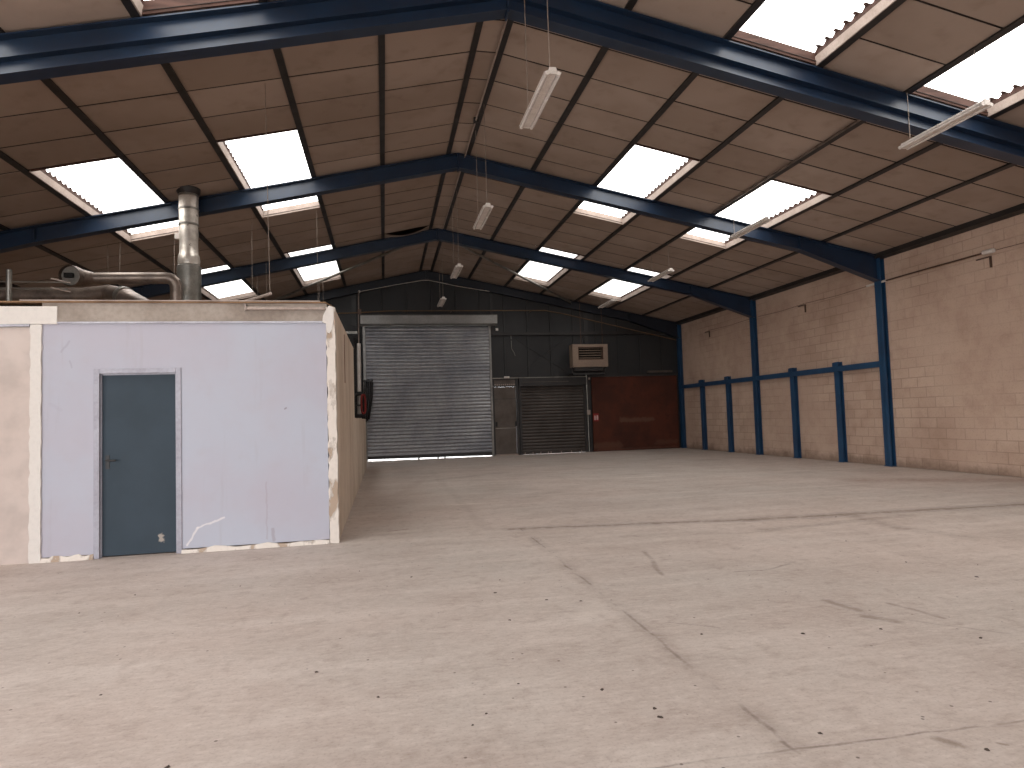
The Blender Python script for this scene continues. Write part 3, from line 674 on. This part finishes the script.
put(MB().tube(A[3:] + arc + [(-3.32, 11.5, 3.4), (-3.32, 11.5, 2.871)], 0.095, 16), 'pipe_run', 'duct', root, smooth=True)
hd = put(MB().tube(A[:4], [0.165, 0.165, 0.14, 0.097], 20, caps=False), 'open_end', 'duct', root, smooth=True)
d = (Vector(A[0]) - Vector(A[1])).normalized()
sub(MB().tube([Vector(A[0]) - d * 0.06, Vector(A[0]) - d * 0.05], 0.15, 20), 'damper', 'galv', hd, root)
sub(MB().box(-4.86, -4.74, 11.2, 11.26, 3.82, 3.89), 'slot', 'void', hd, root)
root = thing('exhaust_duct', (-5.2, 12.1, 2.87), 'long dull duct lying low along the back of the office roof', 'duct')
put(MB().tube([(-8.0, 12.2, 3.70), (-5.0, 12.2, 3.70), (-4.5, 12.1, 3.74)], 0.15, 18), 'pipe_run', 'duct', root, smooth=True)
put(MB().tube([(-4.55, 12.12, 3.73), (-4.2, 11.85, 3.62), (-3.75, 11.45, 3.36), (-3.3, 11.0, 2.98)], [0.155, 0.16, 0.15, 0.12], 18), 'angled_branch', 'duct', root, smooth=True)
put(MB().tube([(-4.27, 11.92, 3.65), (-4.2, 11.85, 3.62)], 0.175, 18), 'joint_band', 'galv', root, smooth=True)
for x in (-7.2, -5.6): put(MB().box(x - 0.03, x + 0.03, 12.16, 12.24, 2.871, 3.56), 'prop', 'dark_steel', root)
root = thing('guard_rail', (-5.1, 10.2, 2.87), 'short grey post with two thin rods at the left of the office roof', 'rail')
put(MB().tube([(-5.11, 10.2, 2.871), (-5.11, 10.2, 3.70)], 0.035, 12), 'post', 'galv', root, smooth=True)
for z0, z1 in ((3.55, 3.545), (3.42, 3.45)):
    put(MB().tube([(-7.5, 10.2, z0), (-4.42, 10.3, z1)], 0.011, 8), 'rod', 'galv', root, smooth=True)
for z in (3.60, 3.47):
    put(MB().tube([(-4.62, 10.28, z), (-4.38, 10.3, z - 0.06)], [0.012, 0.008], 8), 'clip', 'liner', root, smooth=True)
# hanger wires of the office ceiling and the dangling batten
wires = [(-5.6, 14.88), (-5.4, 14.86), (-4.42, 15.15), (-4.3, 15.16), (-2.8, 15.07), (-2.78, 16.8), (-1.4, 15.11), (-3.47, 19.5), (-1.95, 21.2), (-1.8, 21.3)]
for i, (x, y) in enumerate(wires):
    o = MB().tube([(x, y, 2.4), (x + random.uniform(-0.03, 0.03), y, zt(x) + 0.04)], 0.0045, 5).build('hanger_wire', 'wire', loc=(x, y, zt(x)))
    tag(o, 'thin pale wire hanging loose from the ceiling behind the office block', 'wire', 'hanger wires behind the office')
root = thing('loose_batten', (-1.75, 9.3, 2.87), 'pale lamp batten lying aslant on the office roof, one end held by a wire', 'batten')
put(MB().tube([(-1.97, 9.3, 3.05), (-1.50, 9.45, 3.24)], 0.022, 8), 'batten_body', 'liner', root, smooth=True)
put(MB().box(-1.99, -1.93, 9.27, 9.33, 2.871, 3.06), 'prop', 'ply', root)
put(MB().tube([(-1.52, 9.44, 3.24), (-1.55, 9.44, zt(-1.55) + 0.03)], 0.005, 5), 'hanger_wire', 'wire', root)

# ------------------------------------------------------------------ far wall: shutters, door, rusty panel
def curtain(x0, x1, z0, z1, y, pitch, depth, amp=1.0):
    mb = MB(); prof = []; z = z0
    while z < z1 - 1e-4:
        for k in range(6):
            t = k / 6; prof.append((y - depth * math.sin(PI * t) ** 0.7, z + pitch * t * 0.9))
        prof.append((y + 0.004, z + pitch * 0.93)); prof.append((y + 0.004, z + pitch * 0.985)); z += pitch
    vs = [(x, a, b) for a, b in prof for x in (x0, x1)]
    n = len(prof); vs += [(x, y + 0.02, b) for a, b in prof for x in (x0, x1)]
    fs = [(2 * i, 2 * i + 1, 2 * i + 3, 2 * i + 2) for i in range(n - 1)] + [(2 * n + 2 * i, 2 * n + 2 * i + 2, 2 * n + 2 * i + 3, 2 * n + 2 * i + 1) for i in range(n - 1)]
    mb.add(vs, fs); return mb
YS = 23.98
door = thing('door_2', (1.62, YS, 0), 'tall grey roller shutter with daylight under its bottom bar', 'roller shutter', None, 'structure')
put(curtain(-0.62, 3.92, 0.14, 4.82, YS - 0.03, 0.1265, 0.022), 'curtain', 'shutter', door, smooth=True)
mb = MB().prism([(-0.62, YS - 0.06, 0.065), (3.92, YS - 0.06, 0.03), (3.92, YS - 0.06, 0.16), (-0.62, YS - 0.06, 0.16)], (0, 0.05, 0))
bb = put(mb, 'bottom_bar', 'dark_steel', door)
mb = MB()
for x in (1.20, 1.9, 2.15): mb.box(x - 0.03, x + 0.03, YS - 0.055, YS - 0.02, 0, 0.1)
sub(mb, 'foot', 'dark_steel', bb, door)
for a, b in ((-0.70, -0.60), (3.90, 3.98)):
    put(MB().box(a, b, YS - 0.09, YS + 0.04, 0, 4.86), 'guide_rail', 'boxsteel', door, bevel=0.005)
mb = MB().prism([(-0.76, YS - 0.42, 5.20), (-0.76, YS - 0.42, 4.90), (-0.76, YS - 0.34, 4.86), (-0.76, YS, 4.86), (-0.76, YS, 5.24), (-0.76, YS - 0.38, 5.24)], (4.94, 0, 0))
put(mb, 'shutter_box', 'boxsteel', door)

door = thing('door_3', (4.46, YS, 0), 'tarnished metal side door with a louvred panel above it', 'door', None, 'structure')
mb = MB(); mb.box(3.985, 4.045, YS - 0.06, YS + 0.06, 0, 2.86); mb.box(4.87, 4.97, YS - 0.06, YS + 0.06, 0, 2.86); mb.box(4.045, 4.87, YS - 0.06, YS + 0.06, 2.82, 2.86); mb.box(4.045, 4.87, YS - 0.05, YS + 0.06, 2.56, 2.60)
put(mb, 'door_frame', 'dark_steel', door)
leaf = put(MB().box(4.05, 4.865, YS - 0.03, YS + 0.02, 0.05, 2.555), 'leaf', 'ped', door)
sub(MB().box(4.06, 4.855, YS - 0.042, YS - 0.03, 1.0, 1.03), 'mid_rail', 'galv', leaf, door)
sub(MB().box(4.06, 4.855, YS - 0.036, YS - 0.03, 2.1, 2.115), 'seam', 'dark_steel', leaf, door)
for x in (4.06, 4.80):
    mb = MB().box(x, x + 0.07, YS - 0.075, YS - 0.03, 1.08, 1.26); sub(mb, 'latch', 'black', leaf, door)
sub(MB().box(4.835, 4.858, YS - 0.05, YS - 0.03, 0.08, 1.08), 'edge_bar', 'alu', leaf, door)
mb = MB().box(4.05, 4.865, YS - 0.01, YS + 0.02, 2.6, 2.82)
gp = put(mb, 'louvre_panel', 'ped', door)
mb = MB()
for i in range(10): mb.box(4.07 + i * 0.08, 4.115 + i * 0.08, YS - 0.03, YS - 0.01, 2.615, 2.665)
sub(mb, 'louvre_teeth', 'liner', gp, door)
put(MB().box(4.0, 4.93, YS - 0.06, YS + 0.03, 0.0, 0.05), 'threshold', 'liner', door)

door = thing('door_4', (6.3, YS, 0), 'low dark roller shutter below the hanging heater', 'roller shutter', None, 'structure')
put(curtain(5.05, 7.53, 0.07, 2.58, YS - 0.02, 0.118, 0.02), 'curtain', 'shutter_dark', door, smooth=True)
put(MB().box(5.05, 7.53, YS - 0.05, YS, 0.006, 0.11), 'bottom_bar', 'shutter_dark', door)
for a, b in ((4.98, 5.07), (7.51, 7.6)): put(MB().box(a, b, YS - 0.08, YS + 0.04, 0, 2.86), 'guide_rail', 'dark_steel', door)
hd = put(MB().box(4.98, 7.6, YS - 0.2, YS, 2.56, 2.86), 'head_box', 'dark_steel', door)
sub(MB().box(5.1, 6.9, YS - 0.215, YS - 0.2, 2.70, 2.72), 'head_strip', 'ped', hd, door)
for x in (5.15, 5.45, 5.75, 6.05, 6.15, 6.55, 6.95, 7.35): put(MB().box(x - 0.014, x + 0.014, YS - 0.07, YS - 0.05, 0.0, 0.08), 'drop_bolt', 'liner', door)
struct(MB().box(3.99, 7.62, YS - 0.12, YS + 0.04, 2.865, 2.90).build('trim_9', 'galv'), 'thin metal lintel strip over the side door and low shutter', 'lintel')
struct(MB().box(4.0, WR - 0.14, YF - 0.14, YF, 4.50, 4.62).build('trim_10', 'purlin'), 'dark sheeting rail across the gable beside the tall shutter', 'rail')
struct(MB().box(WL, -0.88, YF - 0.14, YF, 4.58, 4.68).build('trim_11', 'galv'), 'pale sheeting rail on the gable left of the tall shutter', 'rail')
for i, x in enumerate((-1.0, 4.02, 7.72)):
    struct(MB().box(x - 0.02 if i == 1 else x - 0.08, x + 0.08, YF - 0.045, YF, 0 if i == 2 else 4.9, zt(x) - 0.35).build('trim_%d' % (12 + i), 'dark_steel'), ['dark gable post behind the white downpipe', 'dark gable post above the side door', 'dark gable post between low shutter and rusty panel'][i], 'post')
root = thing('steel_panel', (9.6, YS, 0), 'large rusty brown steel sliding panel at the right of the gable', 'panel')
mb = MB().box(7.85, 11.36, YS - 0.05, YS + 0.02, 0.03, 2.86)
pn = put(mb, 'sheet', 'rust', root); pn.data.transform(Matrix.Translation(root.location)); pn.location = tuple(-root.location)
put(MB().box(7.8, 11.36, YS - 0.07, YS + 0.02, 0, 0.035), 'bottom_channel', 'rust', root)
put(MB().box(7.8, 11.40, YS - 0.1, YS + 0.02, 2.86, 2.93), 'top_track', 'dark_steel', root)
tag(MB().box(10.15, 11.2, YS - 0.06, YS + 0.04, 2.99, 3.07).build('wall_batten', 'ped', loc=(10.6, YS, 3.03)), 'short pale batten on the gable above the rusty panel', 'batten')

# sign
root = thing('fire_sign', (7.98, YS - 0.06, 1.3), 'small red square sign with white pictogram on the rusty panel', 'sign')
put(MB().box(7.87, 8.08, YS - 0.062, YS - 0.051, 1.16, 1.46), 'board', 'red', root)
mb = MB()
mb.prism([(x, YS - 0.066, z) for x, z in [(7.905, 1.21), (7.955, 1.21), (7.955, 1.33), (7.945, 1.36), (7.938, 1.37), (7.938, 1.40), (7.922, 1.40), (7.922, 1.37), (7.915, 1.36), (7.905, 1.33)]], (0, 0.003, 0))
mb.prism([(x, YS - 0.066, z) for x, z in [(7.99, 1.21), (8.055, 1.21), (8.06, 1.30), (8.05, 1.38), (8.03, 1.40), (8.01, 1.37), (8.0, 1.40), (7.99, 1.32)]], (0, 0.003, 0))
put(mb, 'pictogram', 'glyph', root)
# switch and conduits by the low shutter
root = thing('conduit_pipe', (7.63, YS - 0.12, 0), 'upright conduit beside the low shutter, with a grey switch box', 'conduit')
put(MB().tube([(7.64, YS - 0.12, 0), (7.63, YS - 0.12, 2.96)], 0.022, 8), 'conduit_run', 'galv', root, smooth=True)
put(MB().box(7.6, 7.72, YS - 0.17, YS - 0.1, 1.42, 1.60), 'switch_box', 'liner', root, bevel=0.006)
put(MB().box(7.7, 7.76, YS - 0.16, YS - 0.1, 2.76, 2.84), 'junction_box', 'liner', root)
put(MB().tube([(7.72, YS - 0.12, 0.02), (7.72, YS - 0.12, 1.42)], 0.013, 8), 'cable', 'dark_steel', root)
root = thing('emergency_light', (4.5, YS - 0.16, 2.92), 'small white emergency light over the side door', 'light')
put(MB().box(4.42, 4.62, YS - 0.17, YS - 0.12, 2.875, 2.945), 'light_body', 'white', root, bevel=0.008)
put(MB().box(4.44, 4.60, YS - 0.176, YS - 0.17, 2.885, 2.92), 'diffuser', 'tube', root)
root = thing('junction_box', (4.23, YS - 0.1, 4.63), 'tiny pale box beside the end of the shutter box', 'box')
put(MB().box(4.18, 4.28, YF - 0.06, YF, 4.68, 4.78), 'box_body', 'white', root, bevel=0.006)
put(MB().box(4.185, 4.275, YF - 0.07, YF - 0.06, 4.685, 4.775), 'lid', 'white', root)
root = thing('hanging_cable', (4.78, YF - 0.02, 3.8), 'short grey cable hanging on the gable above the side door', 'cable')
put(MB().tube([(4.76, YF - 0.03, 4.5), (4.77, YF - 0.03, 4.0), (4.86, YF - 0.03, 3.85), (4.9, YF - 0.03, 3.72)], 0.014, 6), 'cable_run', 'galv', root)
put(MB().box(4.74, 4.79, YF - 0.045, YF, 4.3, 4.36), 'clip', 'dark_steel', root)

# unit heater
root = thing('unit_heater', (7.6, 23.4, 3.2), 'beige box heater with a dark louvre hanging above the low shutter', 'heater')
hx0, hx1, hz0, hz1, hy = 6.92, 8.29, 3.20, 4.05, 23.2
mb = MB()
gx0, gx1, gz0, gz1 = 7.14, 8.11, 3.47, 3.95
mb.box(hx0, gx0, hy, hy + 0.45, hz0, hz1); mb.box(gx1, hx1, hy, hy + 0.45, hz0, hz1); mb.box(gx0, gx1, hy, hy + 0.45, hz0, gz0); mb.box(gx0, gx1, hy, hy + 0.45, gz1, hz1); mb.box(gx0, gx1, hy + 0.3, hy + 0.45, gz0, gz1)
cs = put(mb, 'casing', 'heater', root)
mb = MB().box(gx0, gx1, hy + 0.28, hy + 0.30, gz0, gz1)
gr = put(mb, 'louvre', 'void', root)
mb = MB()
for i in range(5):
    z = gz0 + 0.06 + i * 0.092
    mb.prism([(gx0 + 0.02, hy + 0.03, z), (gx0 + 0.02, hy + 0.09, z + 0.03), (gx0 + 0.02, hy + 0.094, z + 0.022), (gx0 + 0.02, hy + 0.034, z - 0.008)], (gx1 - gx0 - 0.04, 0, 0))
sub(mb, 'louvre_blades', 'heater', gr, root)
mb = MB(); mb.box(gx0, gx0 + 0.025, hy - 0.012, hy + 0.1, gz0, gz1); mb.box(gx1 - 0.025, gx1, hy - 0.012, hy + 0.1, gz0, gz1); mb.box(gx0, gx1, hy - 0.012, hy + 0.1, gz0, gz0 + 0.025); mb.box(gx0, gx1, hy - 0.012, hy + 0.1, gz1 - 0.025, gz1)
sub(mb, 'louvre_frame', 'copper', gr, root)
for x in (7.33, 8.18): put(MB().tube([(x, hy + 0.25, hz1), (x, hy + 0.25, zt(x) - 0.0)], 0.011, 6), 'hanging_rod', 'copper', root)
mb = MB(); mb.box(6.9, 6.94, hy + 0.1, YF, 2.92, 2.98); mb.box(8.2, 8.24, hy + 0.1, YF, 2.92, 2.98); mb.box(6.9, 8.24, hy + 0.1, hy + 0.14, 2.92, 2.98); mb.box(6.9, 6.94, hy + 0.1, hy + 0.14, 2.92, 3.2); mb.box(8.2, 8.24, hy + 0.1, hy + 0.14, 2.92, 3.2)
put(mb, 'support_frame', 'dark_steel', root)
put(MB().box(7.0, 8.1, hy + 0.08, hy + 0.42, 3.06, 3.2), 'burner_tray', 'dark_steel', root)

# pipes and cables across the gable
root = thing('gas_pipe', (2.5, YF - 0.5, 5.4), 'thin ochre pipe crossing the gable above the tall shutter', 'pipe')
yy = YF - 0.46
put(MB().tube([(-1.55, yy, 5.27), (-0.78, yy, 5.30), (0.2, yy, 5.36), (6.0, yy, 5.38), (6.7, yy, 5.26), (11.3, yy + 0.1, 4.23)], 0.018, 8), 'pipe_run', 'yellow', root, smooth=True)
put(MB().box(-0.85, -0.72, yy - 0.03, yy + 0.05, 5.24, 5.42), 'union', 'copper', root)
for x, z in ((2.5, 5.37), (5.5, 5.38)): put(MB().box(x - 0.01, x + 0.01, yy + 0.01, YF, z - 0.01, z + 0.01), 'pipe_clip', 'copper', root)
root = thing('gable_cable', (1.55, YF - 0.3, 6.5), 'thin white cable following the slope of the gable frame', 'cable')
yg = FY[3] - 0.13
put(MB().tube([(-0.78, yg, 6.08), (0.4, yg, 6.32), (1.5, yg, 6.52), (1.7, yg, 6.52), (2.8, yg, 6.30), (3.95, yg, 6.12)], 0.010, 6), 'cable_run', 'white', root)
put(MB().box(-0.81, -0.75, yg - 0.03, yg + 0.03, 6.04, 6.12), 'clip', 'white', root)
root = thing('downpipe', (-0.83, 23.62, 0), 'tall pale pipe standing left of the tall shutter', 'pipe')
put(MB().tube([(-0.86, 23.62, 0.0), (-0.83, 23.62, 4.2)], 0.07, 12), 'lower_pipe', 'white', root, smooth=True)
put(MB().tube([(-0.83, 23.62, 4.2), (-0.80, 23.62, 6.08)], 0.028, 10), 'upper_pipe', 'duct', root, smooth=True)
root = thing('coiled_hose', (-0.82, 23.4, 1.4), 'black hose coiled in a long loop on the pale pipe', 'hose')
def loop(cx, cz, rx, rz, y, n=36): return [(cx + rx * math.copysign(abs(math.cos(t)) ** 0.7, math.cos(t)), y, cz + rz * math.copysign(abs(math.sin(t)) ** 0.7, math.sin(t))) for t in [2 * PI * i / n for i in range(n + 1)]]
for i, (rx, rz, y) in enumerate(((0.2, 0.42, 23.46), (0.19, 0.40, 23.41), (0.175, 0.37, 23.37))):
    put(MB().tube(loop(-0.83, 2.02, rx, rz, y), 0.045, 8), 'hose_turn', 'black', root, smooth=True)
put(MB().tube([(-0.98, 23.45, 2.1), (-1.0, 23.5, 3.0), (-1.0, 23.52, 4.4)], 0.06, 8), 'hose_tail', 'black', root, smooth=True)
put(MB().tube(loop(-0.70, 2.04, 0.07, 0.33, 23.33, 24), 0.035, 8), 'red_hose_turn', 'red2', root, smooth=True)
put(MB().box(-0.93, -0.63, 23.38, 23.55, 1.98, 2.03), 'hook', 'dark_steel', root)
root = thing('cable_bundle', (-0.55, 23.4, 1.3), 'bundle of black cables hanging at the shutter edge', 'cable')
for i, x in enumerate((-0.66, -0.60, -0.53, -0.46, -0.40)):
    put(MB().tube([(x + 0.01, 23.84, 2.92 - 0.06 * (i % 2)), (x - 0.01, 23.82, 2.3), (x - 0.09 - 0.01 * i, 23.82, 1.3 + 0.05 * i)], 0.027, 7), 'cable_strand', 'black', root, smooth=True)
put(MB().box(-0.70, -0.38, 23.8, 23.885, 2.84, 2.9), 'hook_bar', 'dark_steel', root)
root = thing('wall_box', (-1.1, YF - 0.2, 4.4), 'dark electrical box with a white lamp left of the tall shutter', 'box')
put(MB().box(-1.2, -0.9, YF - 0.2, YF - 0.01, 4.28, 4.56), 'box_body', 'black', root, bevel=0.01)
put(MB().lathe([(0.02, 0), (0.05, 0.02), (0.05, 0.07), (0.02, 0.1)], (-1.24, YF - 0.12, 4.58), 12), 'lamp', 'white', root, smooth=True)
for s_, x0, x1 in ((1, 5.0, 7.0),):
    root = thing('cross_brace', (6, YF - 0.03, 3.5), 'crossed dark brace rods on the gable beside the heater', 'brace')
    put(MB().tube([(4.9, YF - 0.03, 4.4), (7.0, YF - 0.03, 3.0)], 0.009, 6), 'rod', 'dark_steel', root)
    put(MB().tube([(4.9, YF - 0.05, 3.0), (7.0, YF - 0.05, 4.4)], 0.009, 6), 'rod', 'dark_steel', root)

# ------------------------------------------------------------------ crumbs on the floor
cr = [(0.21,6.04),(-0.26,6.44),(0.85,5.28),(-0.41,3.94),(-0.06,3.50),(0.45,3.17),(0.37,3.07),(-1.28,6.20),(0.96,5.68),(1.73,7.34),(1.20,4.96),(1.44,4.85),(0.83,4.55),(1.95,3.91),(2.55,3.74),(3.06,3.68),(0.67,3.47),(1.07,3.28),(1.24,3.01),(1.23,2.92),(3.49,3.38),(1.83,2.60),(2.38,2.31),(4.58,5.15),(5.05,4.87),(4.69,4.54),(-2.12,6.17),(-2.36,5.71),(-1.52,3.93),(-0.92,3.03),(0.55,9.57),(5.68,7.51),(4.75,6.14)]
for i, (x, y) in enumerate(cr):
    r = random.uniform(0.007, 0.013); n = 9; rnd = [random.uniform(0.6, 1.15) for _ in range(n)]
    vs = [(r * q * math.cos(2 * PI * k / n) * 1.3, r * q * math.sin(2 * PI * k / n), 0) for k, q in enumerate(rnd)] + [(v_ * 0.6 * 1.3 * r * math.cos(2 * PI * k / n), v_ * 0.6 * r * math.sin(2 * PI * k / n), r * 0.35 * random.uniform(0.7, 1.2)) for k, v_ in enumerate(rnd)]
    mb = MB(); mb.add(vs, [tuple(range(n - 1, -1, -1)), tuple(range(n, 2 * n))] + [(k, (k + 1) % n, n + (k + 1) % n, n + k) for k in range(n)])
    o = mb.build('concrete_crumb', 'crumb'); o.location = (x, y, 0); o.rotation_euler.z = random.uniform(0, 6)
    tag(o, 'small dark crumb lying on the concrete floor', 'crumb', 'crumbs on the floor')

# ------------------------------------------------------------------ daylight
w = bpy.data.worlds.new('overcast_sky'); bpy.context.scene.world = w; w.use_nodes = True
nt = w.node_tree; bg = nt.nodes['Background']
bg.inputs['Color'].default_value = (0.93, 0.96, 1.0, 1); bg.inputs['Strength'].default_value = 7.6
for (sx, loc, rot) in ((9.0, (-3.1, YN - 0.05, 2.3), (PI / 2, 0, 0)), (9.5, (WL - 0.1, -2.25, 2.2), (PI / 2, 0, -PI / 2))):  # sampling portals over the two added doorways
    ld = bpy.data.lights.new('doorway_portal', 'AREA'); ld.shape = 'RECTANGLE'; ld.size = sx; ld.size_y = 4.6
    ld.cycles.is_portal = True
    lo = bpy.data.objects.new('doorway_portal', ld); C.objects.link(lo); lo.location = loc; lo.rotation_euler = rot

# ------------------------------------------------------------------ camera
yaw, pit, rol = 0.1952, 0.051, -0.0317
fw = Vector((math.sin(yaw), math.cos(yaw), 0)); rt = Vector((math.cos(yaw), -math.sin(yaw), 0)); up = Vector((0, 0, 1))
f2 = fw * math.cos(pit) + up * math.sin(pit); u2 = up * math.cos(pit) - fw * math.sin(pit)
r3 = rt * math.cos(rol) + u2 * math.sin(rol); u3 = u2 * math.cos(rol) - rt * math.sin(rol)
cd = bpy.data.cameras.new('camera'); cam = bpy.data.objects.new('camera', cd); C.objects.link(cam)
cd.sensor_fit = 'HORIZONTAL'; cd.sensor_width = 36; cd.lens = 650.9738 * 36 / 1024; cd.clip_start = 0.05; cd.clip_end = 300
cam.matrix_world = Matrix(((r3.x, u3.x, -f2.x, 0), (r3.y, u3.y, -f2.y, 0), (r3.z, u3.z, -f2.z, CAMH), (0, 0, 0, 1)))
sc = bpy.context.scene; sc.camera = cam
vs = sc.view_settings; vs.view_transform = 'Standard'; vs.look = 'None'; vs.gamma = 1.0; vs.exposure = 0.09; vs.use_curve_mapping = False
sc.cycles.max_bounces = 8; sc.cycles.diffuse_bounces = 5
